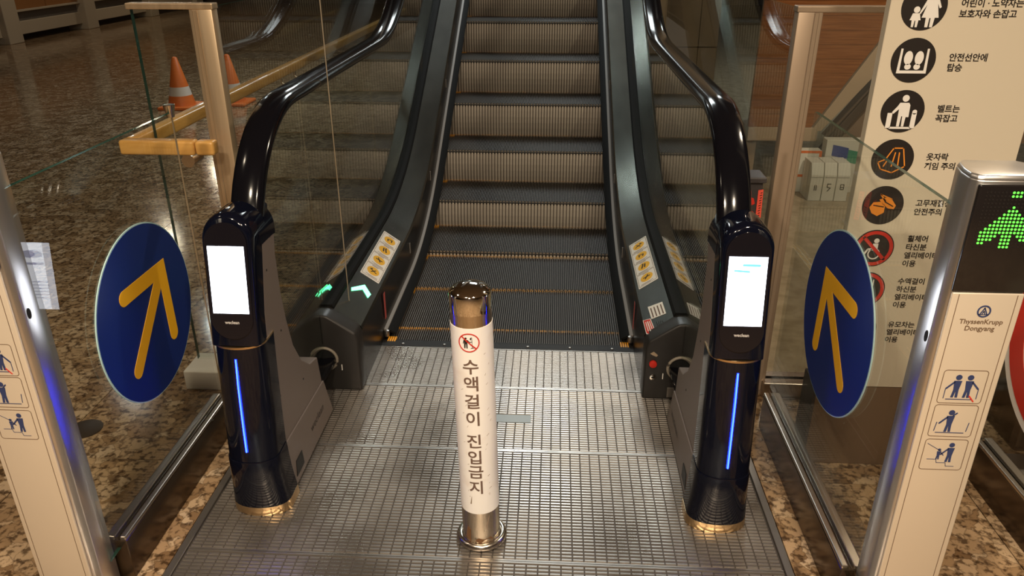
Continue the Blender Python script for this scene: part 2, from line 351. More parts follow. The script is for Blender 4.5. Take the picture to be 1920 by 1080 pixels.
def step(y, z, D=.4, riser=True):
    key = (round(D, 3), riser)
    first = key not in cache
    if first:
        base, ri, cl, ye = step_parts(D, riser)
        t_ = base.build('step', 'tread_base', loc=(0, 0, 0)); parts = []
        OFF[t_.name] = Vector((0, 0, 0))
        q = cl.build('tread_cleats', 'tread', t_); tag(q, kind='stuff'); parts.append(q)
        q = ye.build('demarcation_line', 'step_yellow', t_); lab(q, 'worn yellow line along the rear edge of the step'); parts.append(q)
        if ri:
            q = ri[0].build('riser', 'riser_base', t_); parts.append(q)
            q = ri[1].build('riser_ribs', 'riser', t_); tag(q, kind='stuff'); parts.append(q)
        cache[key] = (t_, parts); o = t_
    else:
        t0, parts = cache[key]; o = t0.copy(); COL.objects.link(o)
        for c in parts: d = c.copy(); COL.objects.link(d); d.parent = o
    o.parent = esc; o.location = Vector((0, y, z)) - OFF[esc.name]
    return o
step(.012, -.012, .145, False); step(.157, -.012); step(.557, -.006)
zz = [.018, .1615, .3427, .5413, .7475, .955]; zz += [.955 + .2065 * k for k in range(1, 6)]
for i, z in enumerate(zz): step(.957 + .4 * i, z)
YE = 5.2
YS = frange(-.30, .55, 3) + frange(.6, 1.6, 16) + frange(1.75, YE, 8)
for s in (-1, 1):
    nm = 'left' if s < 0 else 'right'
    def sweep(sec, ys=YS, cap=True): return MB().loft([[(s * x, y, z + prof(y)) for x, z in sec] for y in ys], cap=cap)
    sk = sweep([(.503, -.10), (.512, -.10), (.512, .225), (.508, .225)]).build('skirt_panel', 'skirt', esc, smooth=30)
    ysb = [y for y in YS if y > .02]
    br = sweep([(.505, .018), (.4925, .020), (.490, .027), (.4925, .037), (.505, .042)], [.03, .06] + ysb).build('skirt_brush', 'brush_grey', esc, smooth=50)
    sweep([(.4915, .022), (.462, .010), (.458, .013), (.460, .017), (.4915, .034)], [.045] + ysb).build('brush_bristles', 'gasket', esc, smooth=50)
    MB().lathe([(.001, -.016), (.010, -.013), (.012, 0), (.010, .013), (.001, .016)], (s * .495, .03, .022), 14).build('brush_end_cap', 'plate_frame', br, smooth=40)
    for yy, dz in ((.66, .15), (1.35, .16), (2.1, .16)):
        MB().box(*sorted((s * .5015, s * .505)), yy - .006, yy + .006, dz + prof(yy) - .03, dz + prof(yy) + .02).build('skirt_slot', 'brush_grey', sk)
    sweep([(.503, .214), (.508, .226), (.600, .291), (.606, .288), (.606, .27), (.512, .205)]).build('inner_deck', 'deck', esc, smooth=30)
    sweep([(.600, .27), (.600, .300), (.606, .308), (.648, .308), (.654, .300), (.654, .27)]).build('glass_gasket', 'gasket', esc, smooth=30)
    sweep([(.648, .27), (.654, .291), (.735, .232), (.742, .214), (.742, -.02), (.73, -.02), (.73, .20)]).build('outer_deck', 'deck', esc, smooth=30)
    # handrail path in (y,z)
    cy, cz, rr = -.48, .66, .405
    path = [(-.385, .13), (-.43, .133)] + [(cy + rr * math.cos(a), cz + .525 * math.sin(a)) for a in [R(-90 - 9 * k) for k in range(0, 10)]] + \
           [(cy + rr * math.cos(a), cz + rr * math.sin(a)) for a in [R(180 - 6 * k) for k in range(1, 16)]]
    HZ = cz + rr
    for y in frange(-.3, .7, 5) + frange(.76, 1.30, 9) + frange(1.5, YE, 8): path.append((y, HZ + prof(y, .75, 1.30)))
    hx = .630; rings = []
    sec = [(-.030, -.010), (-.041, -.008), (-.0445, .004), (-.040, .016), (-.028, .0235), (0, .0265), (.028, .0235), (.040, .016), (.0445, .004), (.041, -.008), (.030, -.010), (.0, -.006)]
    for k, (y, z) in enumerate(path):
        a, c = path[max(k - 1, 0)], path[min(k + 1, len(path) - 1)]; d = Vector((c[0] - a[0], c[1] - a[1])).normalized(); nn = (-d.y, d.x)
        rings.append([(s * hx + u, y + nn[0] * v, z + nn[1] * v) for u, v in sec])
    lab(MB().loft(rings).build('handrail', 'rubber', esc, smooth=60), 'glossy black rubber handrail looping round the %s newel' % nm)
    # balustrade glass, split in panels
    def gtop(y):
        if y < cy + .0: q = max(0., (rr - .02) ** 2 - (y - cy) ** 2); return cz + math.sqrt(q)
        return HZ - .02 + prof(y, .75, 1.30)
    def gbot(y):
        if y < -.33: q = max(0., 1 - ((y - cy) / (rr - .02)) ** 2); return cz - .50 * math.sqrt(q) if y < -.36 else .29
        return .285 + prof(y)
    for y0, y1 in ((-.86, .62), (.624, 1.98), (1.984, 3.6), (3.604, 5.1)):
        yy = frange(y0, y1, 24); poly = [(y, gtop(y)) for y in yy] + [(y, gbot(y)) for y in reversed(yy)]
        p_ = MB().prism(poly, lambda a, b: (s * .6245, a, b), lambda a, b: (s * .6295, a, b)).build('balustrade_pane', 'glass', esc)
    # newel cap with the handrail inlet
    co = [(.503, .0), (.503, .205), (.512, .232), (.596, .290), (.612, .300), (.650, .300), (.668, .288), (.735, .232), (.744, .20), (.744, .0)]
    cap = MB().prism(co, lambda a, b: (s * a, -.375, b), lambda a, b: (s * a, -.295, b)).build('newel_cap', 'cap_black', esc, bevel=.008, bseg=3, smooth=40)
    MB().box(*sorted((s * .6285, s * .6315)), -.3765, -.374, .19, .298).build('cap_seam', 'gasket', cap)
    t = [(s * .63 + .047 * math.cos(a), -.377, .13 + .044 * math.sin(a)) for a in [2 * math.pi * i / 28 for i in range(29)]]
    MB().tube(t, .0055, 8, cap=False).build('inlet_ring', 'cap_ring', cap, smooth=60)
    MB().prism(circ(s * .63, .13, .044, 28), lambda a, b: (a, -.3765, b), lambda a, b: (a, -.372, b)).build('inlet_opening', 'dark_void', cap)
    MB().box(*sorted((s * .567, s * .570)), -.378, -.374, .086, .108).build('status_light', 'white', cap)
    def dk(y, t_, lift=.0008):     # a point on the inclined inner deck, t_ metres up from its inner edge
        k = t_ / .1110; return (s * (.508 + .092 * k) - s * .58 * lift, y, .226 + .065 * k + .81 * lift + prof(y))
    def dmap(y0, t0): return lambda a, b_, h=0.: Vector(dk(y0 + b_, t0 + a, .0006 + h))
    # four-cell safety label
    dm = dmap(.05, .012)
    lb = flat('safety_label', [rrect(0, .086, 0, .47, .004)], dm, 'white', esc); lab(lb, 'white label of four yellow pictograms on the %s inner deck' % nm)
    for c in range(4):
        y0 = .010 + c * .1135; dmc = lambda a, b_, h=0., y0=y0: dm(a, y0 + b_, h + .0006)
        flat('cell_frame', frame2(.004, .082, 0, .108, .004, .0014), dmc, 'ink', lb)
        flat('pictogram_field', [circ(.043, .058, .027, 26, .034)], dmc, 'yellow', lb)
        dq = lambda a, b_, h=0., d=dmc: d(a, b_, h + .0006)
        fig = [[seg((.028, .05), (.058, .066), .005), seg((.034, .07), (.05, .044), .004), circ(.052, .072, .004, 10)], [seg((.03, .06), (.056, .06), .006), seg((.036, .046), (.05, .074), .005)],
               [seg((.033, .045), (.04, .07), .006), seg((.046, .045), (.05, .072), .006), circ(.04, .077, .004, 10)], [seg((.034, .05), (.034, .07), .005), seg((.034, .07), (.054, .062), .005), seg((.054, .062), (.05, .046), .005)]][(c + (0 if s < 0 else 1)) % 4]
        flat('pictogram', fig, dq, 'ink_black', lb)
        flat('caption_lines', [seg((.014, .014), (.066, .014), .0016), seg((.014, .008), (.055, .008), .0016), seg((.03, .100), (.056, .100), .003)], dmc, 'ink', lb)['kind'] = 'stuff'
    # red warning strip on the skirt
    flat('skirt_warning_strip', [rrect(0, .026, 0, .115, .002)], plane_map((s * .5025, .04 + (.01 if s < 0 else 0), .074), (0, -s * 1, 0), (0, 0, 1), .0004), 'red_soft', esc)
# green direction light, left deck
s = -1
def dk2(y, t_, lift): k = t_ / .1110; return Vector((s * (.508 + .092 * k) - s * .58 * lift, y, .226 + .065 * k + .81 * lift))
ar = flat('direction_light', [[(.096, -.098), (.058, -.022), (.020, -.062), (.024, -.098), (.056, -.062), (.090, -.118)]], lambda a, b_, h=0.: dk2(b_, a, .001 + h), 'arrow_green', esc)
lab(ar, 'glowing green chevron on the left inner deck')
s = 1
lb = flat('notice_label', [[(.030, -.128), (.088, -.150), (.090, -.248), (.033, -.230)]], lambda a, b_, h=0.: dk2(b_, a, .001 + h), 'white', esc); lab(lb, 'small white notice with lines of print on the right inner deck')
flat('print_lines', [seg((.04 + .013 * i, -.152 - .004 * i), (.042 + .013 * i, -.225 - .004 * i), .0045) for i in range(4)], lambda a, b_, h=0.: dk2(b_, a, .0017 + h), 'ink', lb)
lb = flat('warning_tag', [[(.0, -.205), (.030, -.222), (.036, -.318), (.018, -.335), (.002, -.312)]], lambda a, b_, h=0.: dk2(b_, a, .001 + h), 'white', esc); lab(lb, 'red pointed warning tag at the end of the right deck')
flat('tag_field', [[(.003, -.210), (.028, -.226), (.033, -.315), (.018, -.329), (.0045, -.309)]], lambda a, b_, h=0.: dk2(b_, a, .0017 + h), 'red', lb)
flat('tag_print', [seg((.010, -.232), (.012, -.302), .003), seg((.017, -.235), (.02, -.308), .004), seg((.024, -.24), (.027, -.30), .003)], lambda a, b_, h=0.: dk2(b_, a, .0024 + h), 'white', lb)
flat('fine_print', [seg((.048 + .007 * i, -.268 - .004 * i), (.050 + .006 * i, -.338), .002) for i in range(4)], lambda a, b_, h=0.: dk2(b_, a, .001 + h), 'ink_black', esc)
# right newel cap controls
st = MB(); st.prism(circ(0, 0, .0135, 24), lambda a, b: (.531 + a, -.374, .147 + b), lambda a, b: (.531 + a, -.386, .147 + b)).build('stop_button', 'red', esc, bevel=.003, smooth=40)['label'] = 'red emergency stop button on the right newel cap'
b = MB().prism(circ(0, 0, .011, 24), lambda a, b: (.533 + a, -.374, .093 + b), lambda a, b: (.533 + a, -.381, .093 + b)).build('key_switch', 'chrome', esc, bevel=.002, smooth=40); lab(b, 'chrome key switch below the red stop button')
MB().box(.529, .537, -.3825, -.380, .0915, .0945).build('key_slot', 'dark_void', b)
flat('stop_mark', [[(.519, .186), (.531, .194), (.546, .180), (.541, .174), (.527, .180)]], plane_map((0, -.3755, 0), (1, 0, 0), (0, 0, 1)), 'stringer', esc)
MB().box(.588, .625, -.379, -.374, .012, .052).build('cap_tag', 'plate_frame', esc, bevel=.002)

# ------------------------------------------------------------------ thin steel cable beside the left handrail
tag(MB().tube([(-.574, -.19, .272), (-.574, -.19, 1.4), (-.574, -.19, 3.2)], .0021, 8).build('steel_cable', 'cable', loc=(-.574, -.19, .272), smooth=60), 'thin vertical steel cable beside the left escalator handrail', 'cable')

# ------------------------------------------------------------------ bollard
bo = thing('bollard', 'stainless bollard with white printed sleeve in front of the escalator', 'bollard', (-.004, -1.09, 0))
OFF[bo.name] = Vector((0, 0, 0)); bo.rotation_euler = (R(-.4), R(-1.35), 0)
br_ = .0505
MB().lathe([(br_, .0), (br_, .115), (br_, .70)], n=48).build('post', 'brushed_steel', bo, smooth=40)
MB().lathe([(br_ + .0008, .695), (br_ + .0008, .738), (br_ - .0005, .742), (br_ - .003, .745), (.040, .7515), (.026, .758), (.012, .761), (.0005, .762)], n=48).build('cap', 'chrome', bo, smooth=32)
MB().lathe([(br_ + .0009, .118), (br_ + .0010, .40), (br_ + .0009, .664)], n=64).build('sleeve', 'sleeve', bo, smooth=40)
t = [(.0575 * math.cos(2 * math.pi * i / 40), .0575 * math.sin(2 * math.pi * i / 40), .011) for i in range(41)]
MB().tube(t, .0115, 12, cap=False).build('base_ring', 'ring_steel', bo, smooth=60)
cm = lambda a, b, h=0.: Vector(((br_ + .0013 + h) * math.sin(a / br_), -(br_ + .0013 + h) * math.cos(a / br_), b))
flat('rust_patch', [[(-.012, .028), (-.002, .036), (.012, .030), (.03, .036), (.038, .026), (.02, .020), (0, .018)], [(-.042, .03), (-.034, .07), (-.024, .06), (-.026, .02)]], lambda a, b, h=0.: cm(a, b, h - .0009), 'rust', bo)
flat('scratch', [[(.020, .075), (.026, .104), (.029, .107), (.024, .082), (.022, .060)]], lambda a, b, h=0.: cm(a, b, h - .0009), 'scuff', bo)
C0 = -.002
pz = .628
flat('prohibition_ring', ring2(C0, pz, .0225, .0250) + [seg((C0 - .0165 + .0055 * i, pz + .0165 - .0055 * i), (C0 - .011 + .0055 * i, pz + .011 - .0055 * i), .003) for i in range(6)], lambda a, b, h=0.: cm(a, b, h + .0004), 'red', bo)
man = [circ(C0 - .007, pz + .0115, .0026, 12), [(C0 - .012, pz + .0075), (C0 - .0025, pz + .0075), (C0 + .004, pz), (C0 + .0025, pz + .0008), (C0 - .0035, pz + .0045), (C0 - .0032, pz - .0145), (C0 - .006, pz - .0145), (C0 - .0065, pz - .003), (C0 - .0075, pz - .003), (C0 - .0085, pz - .0145), (C0 - .0112, pz - .0145), (C0 - .0112, pz + .004), (C0 - .0128, pz - .003), (C0 - .0142, pz - .002)],
       seg((C0 + .0075, pz + .014), (C0 + .0075, pz - .014), .0008), seg((C0 + .0045, pz - .0145), (C0 + .0105, pz - .0145), .001), seg((C0 + .0045, pz + .0135), (C0 + .0075, pz + .0135), .0008), seg((C0 + .0045, pz + .0115), (C0 + .0045, pz + .009), .0032), seg((C0 + .002, pz + .002), (C0 + .0075, pz + .002), .0012)]
flat('patient_pictogram', man, cm, 'ink_black', bo)
for ch, z in zip('수액걸이진입금지', (.562, .514, .464, .414, .347, .298, .253, .204)):
    text(ch, .044, lambda a, b, h=0., z=z: cm(a + C0 + .001, b + z - .0155, h), 'ink', bo, align='CENTER', bold=.0007, slices=.0025)
sc_ = []
for i in range(26): 
    a = random.choice((random.uniform(.024, .046), random.uniform(-.03, -.015))); z = random.uniform(.14, .62); q = random.uniform(.002, .010); sc_.append(seg((a, z), (a + random.uniform(.001, .007), z + q * .6), random.uniform(.0004, .001), 2))
sc_.append([(-.020, .150), (-.016, .172), (-.0145, .176), (-.0165, .150)])
flat('scuff_marks', sc_, cm, 'scuff', bo, th=.0002)

# ------------------------------------------------------------------ handrail sterilizer units
def sterilizer(s, label):
    cx = s * .645; u = thing('handrail_sterilizer', label, 'sterilizer', (cx, -.8, 0), 'handrail sterilizers at the newels')
    X = lambda a: cx - s * a              # a>0 points to the escalator's middle
    # grey side body behind the column
    pf = [(-.955, .004), (-.512, .004), (-.575, .165), (-.592, .262)] + [(-.59 - .222 * math.sin(R(t)), .262 + .30 * (1 - math.cos(R(t)))) for t in (20, 40, 60, 80)] + [(-.822, .60), (-.824, .72), (-.802, .815), (-.905, .782), (-.955, .60), (-.985, .35), (-.985, .19)]
    body = MB().prism(pf, lambda a, b: (X(-.066), a, b), lambda a, b: (X(.066), a, b)).build('side_body', 'panel_grey', u, bevel=.004, bseg=2)
    for q in (1, -1):
        lo = [(-.975, .006), (-.507, .006), (-.572, .162), (-.992, .185)]
        cov = MB().prism(lo, lambda a, b: (X(q * .0655), a, b), lambda a, b: (X(q * .0705), a, b)).build('lower_cover', 'panel_grey', u, bevel=.0015, bseg=1)
        vt = MB().prism([(-.905, .030), (-.835, .030), (-.843, .082), (-.897, .082)], lambda a, b: (X(q * .0705), a, b), lambda a, b: (X(q * .0725), a, b)).build('vent_cover', 'vent_black', u, bevel=.0008, bseg=1)
        uy = -q * s * -1
        mpp = plane_map((X(q * .0707), -.74 if q * s < 0 else -.575, .072 if q * s < 0 else .072), (0, 1 if q * s < 0 else -1, 0), (0, 0, 1))
        text('weclean', .040, mpp, 'panel_text', cov, spacing=1.05)
        for yy, zz_ in ((-.90, .70), (-.845, .775), (-.86, .50), (-.74, .27), (-.93, .33)):
            MB().prism(circ(0, 0, .0032, 8), lambda a, b: (X(q * .0655), yy + a, zz_ + b), lambda a, b: (X(q * .0668), yy + a, zz_ + b)).build('screw', 'vent_black', body)
    # front column, lofted
    def ringat(z, yb, hw, d, n=22):
        pts = [(X(hw), yb + .05, z), (X(hw), yb, z)]
        for i in range(1, n): a = math.pi * i / n; pts.append((X(hw * math.cos(a)), yb - d * math.sin(a) ** .8, z))
        return pts + [(X(-hw), yb, z), (X(-hw), yb + .05, z)]
    def col(name, rows, mat): return MB().loft([ringat(*r_) for r_ in rows]).build(name, mat, u, smooth=45)
    lab(col('base_ring', [(.0, -.985, .0845, .060), (.030, -.988, .083, .060)], 'gold'), 'gold ring round the foot')
    col('base_shroud', [(.030, -.988, .0825, .0595), (.07, -.992, .0785, .0585), (.11, -.995, .0755, .058), (.15, -.997, .0735, .0575), (.186, -.998, .0725, .057), (.190, -.998, .0715, .056)], 'gloss_black')
    col('column', [(.190, -.996, .0700, .056), (.30, -.988, .0690, .055), (.42, -.977, .0680, .055), (.525, -.965, .067, .055)], 'gloss_black')
    lab(col('seam_ring', [(.525, -.965, .0678, .0557), (.530, -.9645, .0678, .0557)], 'gold'), 'thin gold seam ring')
    # head: arch extruded back, its front leaning
    def yf(z): return -1.012 + (z - .53) * .155
    hw = .0655; top = .874; zc = top - hw
    arch = [(-hw, .532)] + [(-hw, z) for z in (.6, .7, .78)] + [(hw * math.cos(math.pi - math.pi * i / 20), zc + hw * math.sin(math.pi * i / 20)) for i in range(21)] + [(hw, z) for z in (.78, .7, .6)] + [(hw, .532)]
    head = MB()
    rings = []
    for dy, sc2 in ((.0, .86), (.004, .93), (.012, .975), (.026, 1.0), (.075, 1.0), (.105, 1.0)):
        rings.append([(X(a * sc2), yf(b) + dy if dy < .09 else yf(b) + dy, b if b < .54 else .70 + (b - .70) * (1 - (1 - sc2) * .45)) for a, b in arch])
    head.loft(rings).build('head', 'gloss_black', u, smooth=50)
    hood = [(hw * 1.02 * math.cos(math.pi - math.pi * i / 20), .802 + (hw * 1.02) * math.sin(math.pi * i / 20)) for i in range(21)]
    hood = [(-hw * 1.02, .775)] + hood + [(hw * 1.02, .775)]
    hr = [[(X(a), -.915, b) for a, b in hood], [(X(a), -.84, b - .001) for a, b in hood], [(X(a), -.806 + (.02 if abs(a) < .05 else 0), b - .004) for a, b in hood]]
    MB().loft(hr).build('hood', 'gloss_black', u, smooth=50)
    hy = (top - .53); ln = Vector((0, .155, 1)).normalized()
    fm = plane_map((X(0), yf(.53) - .0005, .53), (1, 0, 0), ln)       # front plane: a across, b up the slope
    bz = flat('screen_bezel', [rrect(-.0545, .0545, .022, .328, .0540, 10)], fm, 'bezel', u, th=.004)
    sm = lambda a, b, h=0.: fm(a, b, .0042 + h)
    scr = flat('screen', [[(-.0465, .092), (.0465, .092), (.0465, .268), (-.0465, .268)]], sm, 'screen', bz, th=.001); lab(scr, 'bright white lit screen')
    s2 = lambda a, b, h=0.: sm(a, b, .0011 + h)
    if s < 0:
        flat('screen_logo', [circ(0.005, .238, .030, 28, .010)], s2, 'screen_ink', scr, th=.0003)
        flat('screen_print', [seg((-.022, .213), (.026, .213), .006)] + [seg((-.028, .165 - .0085 * i), (.024 - .006 * (i % 2), .165 - .0085 * i), .0022) for i in range(6)], s2, 'screen_ink', scr, th=.0003)
    else:
        flat('screen_swoosh', [seg((-.010, .247), (.028, .247), .006, 8), seg((-.030, .233), (.004, .231), .005, 8)], s2, 'screen_cyan', scr, th=.0003)
    text('weclean', .0115, lambda a, b, h=0.: fm(a, b + .064, .0042 + h), 'pale_text', bz, align='CENTER', bold=.0003)
    # blue light strip down the column's front
    pts = [(X(0), -1.0212, .498), (X(0), -1.0335, .42), (X(0), -1.0445, .30), (X(0), -1.0500, .225)]
    led = MB().tube(pts, .0034, 8).build('light_strip', 'led_blue', u, smooth=60); lab(led, 'glowing blue light strip')
    MB().tube([(x, y - .0022, z) for x, y, z in pts], .0017, 6).build('light_core', 'led_core', led, smooth=60)
    # small grilles on the rim
    return u
sterilizer(-1, 'black handrail sterilizer with lit screen, beside the green chevron light')
sterilizer(1, 'black handrail sterilizer with pale swoosh on its screen, beside the red stop button')

# ------------------------------------------------------------------ low glass barriers and their posts
def barrier(s, x, y0, y1, label, ztop=1.053, clip=True):
    o = thing('glass_barrier', label, 'glass barrier', (s * x, y0, 0))
    MB().box(*sorted((s * (x - .022), s * (x + .030))), y0, y1, 0, .122).build('base_fascia', 'rail_fascia', o, bevel=.002, bseg=1)
    for a, b in ((-.022, -.006), (.006, .030)): MB().box(*sorted((s * (x + a), s * (x + b))), y0, y1, .1225, .134).build('base_channel', 'rail_steel', o, bevel=.003, bseg=2)
    p = MB().box(*sorted((s * (x - .005), s * (x + .005))), y0 - .048, y1, .10, ztop).build('pane', ['glass_clear', 'glass_edge'], o)
    for q in p.data.polygons:
        if abs(q.normal.z) > .9: q.material_index = 1
    if clip:
        MB().box(*sorted((s * (x - .0020), s * (x + .0020))), y1 - .0005, y1 + .002, .13, ztop).build('edge_strip', 'cable', o)
        MB().lathe([(.011, -.012), (.012, .0), (.016, .018), (.016, .022), (.003, .024)], (s * x, y1 - .004, ztop), 16).build('corner_clip', 'ring_steel', o, smooth=40)
    return o
barrier(-1, .90, -1.29, -.624, 'low glass barrier panel left of the escalator, in dark steel base')
barrier(1, .90, -1.29, -.522, 'low glass barrier panel right of the escalator, in dark steel base', clip=False)
barrier(1, 1.47, -2.0, -.74, 'glass barrier at far right with red ring sign', clip=False)

# blue discs on the glass
def disc(s, y, z, r, label):
    x = s * (.90 - .0055); o = thing('arrow_sign', label, 'sign', (x, y, z), 'round arrow signs on the glass')
    mp = plane_map((x, y, z), (0, -s * 1., 0), (0, 0, 1))      # seen from the escalator side
    mp2 = lambda a, b, h=0.: mp(-s * a, b, h)                  # a along +y
    flat('disc_rim', [circ(0, 0, r, 72)], mp, 'disc_edge', o, th=.003)
    flat('disc_face', [circ(0, 0, r - .0035, 72)], lambda a, b, h=0.: mp(a, b, h + .003), 'disc_blue', o, th=.0012)
    hh = .0205
    def arc(cx, cy, a0, a1, k=8): return [(cx + hh * math.cos(R(a0 + (a1 - a0) * i / k)), cy + hh * math.sin(R(a0 + (a1 - a0) * i / k))) for i in range(k + 1)]
    arrow = [(.1205, .1055)] + arc(.100, -.112, 0, -180)[:] + [(.0795, .0361)] + arc(-.105, -.118, -45, -225) + [(.0499, .0645)] + arc(-.098, .085, -90, -270)
    flat('arrow', [arrow], lambda a, b, h=0.: mp2(a, b, h + .0042), 'disc_orange', o, th=.0008)
    return o
disc(-1, -.953, .594, .2385, 'blue disc with orange arrow on the glass left of the escalator')
disc(1, -.943, .606, .2375, 'blue disc with orange arrow on the glass right of the escalator')

# red ring sign on the far-right barrier
o = thing('ring_sign', 'round white sign with red ring on the far right glass', 'sign', (1.449, -1.02, .56))
mp = plane_map((1.449, -1.02, .56), (0, -1, 0), (0, 0, 1))
flat('sign_disc', [circ(0, 0, .285, 64)], mp, 'white_gloss', o, th=.003); flat('red_ring', ring2(0, 0, .20, .262, 64), lambda a, b, h=0.: mp(a, b, h + .003), 'red', o, th=.0008)

# LED display posts
def figure(x, y, k, arm=0, leg=0):
    f = [circ(x, y + .9 * k, .12 * k, 12), [(x - .15 * k, y + .75 * k), (x + .15 * k, y + .75 * k), (x + .10 * k, y + .35 * k), (x + .12 * k, y), (x + .02 * k, y), (x, y + .3 * k), (x - .04 * k, y), (x - .14 * k, y), (x - .10 * k, y + .35 * k)]]
    f.append(seg((x + arm * .13 * k, y + .68 * k), (x + arm * .38 * k, y + .40 * k), .07 * k, 3)); return f
def led_post(s, label):
    xa, xb = .898, 1.034; xm = s * (xa + xb) / 2; hw = (xb - xa) / 2
    o = thing('display_post', label, 'post', (xm, -1.35, 0), 'display posts at the barrier ends')
    # outline seen from above: flat front, rounded sides
    fr = [(-hw + .012, -1.402), (hw - .012, -1.402)]
    side = lambda q: [(q * (hw - .002), -1.398), (q * (hw + .006), -1.385), (q * (hw + .004), -1.35), (q * (hw - .006), -1.31), (q * (hw - .02), -1.292)]
    out = [(xm + a, b) for a, b in [(-hw + .012, -1.402), (hw - .012, -1.402)] + side(1) + [(a, b) for a, b in reversed(side(-1))]]
    MB().prism(out, lambda a, b: (a, b, .0), lambda a, b: (a, b, 1.118)).build('post_body', 'post_side', o, bevel=.003, bseg=2, smooth=50)
    MB().prism(out, lambda a, b: (a, b, 1.118), lambda a, b: (xm + (a - xm) * .97, b + (.004 if b < -1.35 else -.004), 1.126)).build('post_cap', 'post_side', o, bevel=.002, smooth=40)
    fp = MB().box(xm - hw + .004, xm + hw - .004, -1.4085, -1.401, .0, .908).build('front_panel', 'post_front_warmlit', o, bevel=.003, bseg=3, smooth=40)
    dp = MB().box(xm - hw + .002, xm + hw - .002, -1.4095, -1.401, .910, 1.112).build('display_panel', 'display', o, bevel=.003, bseg=3, smooth=40); lab(dp, 'black dot matrix display')
    for q in (-1, 1):
        MB().box(xm + q * (hw - .016) - .0006, xm + q * (hw - .016) + .0006, -1.4090, -1.4080, .0, .905).build('front_groove', 'picto_line', fp)
        MB().prism(circ(0, 0, .006, 14, .012), lambda a, b: (xm + q * (hw + .0058), -1.374 + a, .80 + b), lambda a, b: (xm + q * (hw + .0066), -1.374 + a, .80 + b)).build('side_slot', 'dark_void', o)
    f = plane_map((xm, -1.4088, 0), (1, 0, 0), (0, 0, 1))
    # pictogram squares
    for k_, z in enumerate((.709, .631, .550)):
        fz = lambda a, b, h=0., z=z: f(a, b + z, h)
        sq = flat('pictogram_frame', frame2(-.042, .042, -.0375, .0375, .007, .0012), fz, 'picto_line', o, th=.0003)
        if k_ == 0: sh = figure(-.011, -.024, .05, -1) + figure(.011, -.024, .05, 1) + [seg((-.026, -.028), (.022, -.028), .0016), seg((-.031, -.005), (-.031, -.026), .0014), seg((.031, -.005), (.031, -.026), .0014)]
        elif k_ == 1: sh = figure(-.006, -.026, .05, -1) + [seg((-.002, .012), (.004, .018), .003), seg((-.028, -.028), (.026, -.028), .0016), seg((-.030, -.004), (-.032, -.024), .0014), seg((.032, -.004), (.030, -.024), .0014)]
        else: sh = figure(.012, -.018, .046, -1) + figure(-.010, -.012, .026, 1) + [seg((-.036, .026), (-.006, .008), .001), seg((-.03, -.012), (-.012, -.012), .001), seg((-.012, -.012), (-.010, -.020), .001), seg((-.010, -.020), (.008, -.020), .001), seg((.008, -.020), (.010, -.028), .001), seg((.010, -.028), (.026, -.028), .001)]
        flat('pictogram', sh, fz, 'navy', sq, th=.0003)
        if k_ == 0: flat('red_mark', [seg((.017, -.020), (.027, -.032), .0025)], lambda a, b, h=0., fz=fz: fz(a, b, h + .0004), 'red', sq, th=.0002)
    lg = flat('logo', ring2(0, .8715, .0095, .0125, 32) + [seg((-.006, .866), (0, .8785), .0022), seg((.006, .866), (0, .8785), .0022), seg((-.0025, .866), (0, .872), .0018), seg((.0025, .866), (0, .872), .0018), seg((-.009, .865), (.009, .865), .0014)], f, 'navy', o, th=.0003)
    text('ThyssenKrupp', .0135, lambda a, b, h=0.: f(a, b + .846, h), 'picto_line', o, align='CENTER', bold=.0002)
    text('Dongyang', .0135, lambda a, b, h=0.: f(a, b + .832, h), 'picto_line', o, align='CENTER', bold=.0002)
    # dot matrix
    pt = .0064; on = set(); c0 = 0
    rows = [[c for c in range(-1, 2)], [c for c in range(-1, 2)], [], []] + [list(range(-h, h + 1)) for h in (0, 1, 2, 3, 4, 5, 6)] + [[c for c in range(-7, 8)], [c for c in range(-7, 8) if abs(c) >= 3 or abs(c) <= 1], [c for c in range(-7, 8) if abs(c) >= 4 or abs(c) <= 1], [c for c in range(-7, 8) if abs(c) >= 6 or abs(c) <= 1], [-1, 0, 1]]
    on_, off_ = [], []
    for r_, cs in enumerate(rows):
        for c in range(-8, 9):
            (on_ if c in cs else off_).append(circ(c * pt, 1.099 - r_ * pt * 1.04, .0022 if c in cs else .0017, 8))
    fd = lambda a, b, h=0.: f(a, b, h + .0009)
    if s > 0: 
        q = flat('lit_dots', on_, fd, 'led_green', dp, th=.0004); lab(q, 'green dots forming an upward arrow')
    else: q = flat('unlit_dots_upper', on_, fd, 'led_off', dp, th=.0004)
    tag(q, kind='stuff'); tag(flat('unlit_dots', off_, fd, 'led_off', dp, th=.0003), kind='stuff')
    return o
led_post(1, 'silver display post with warm-light-tinted front and green arrow, at the right barrier')
led_post(-1, 'silver display post with warm-light-tinted front at the left picture edge')

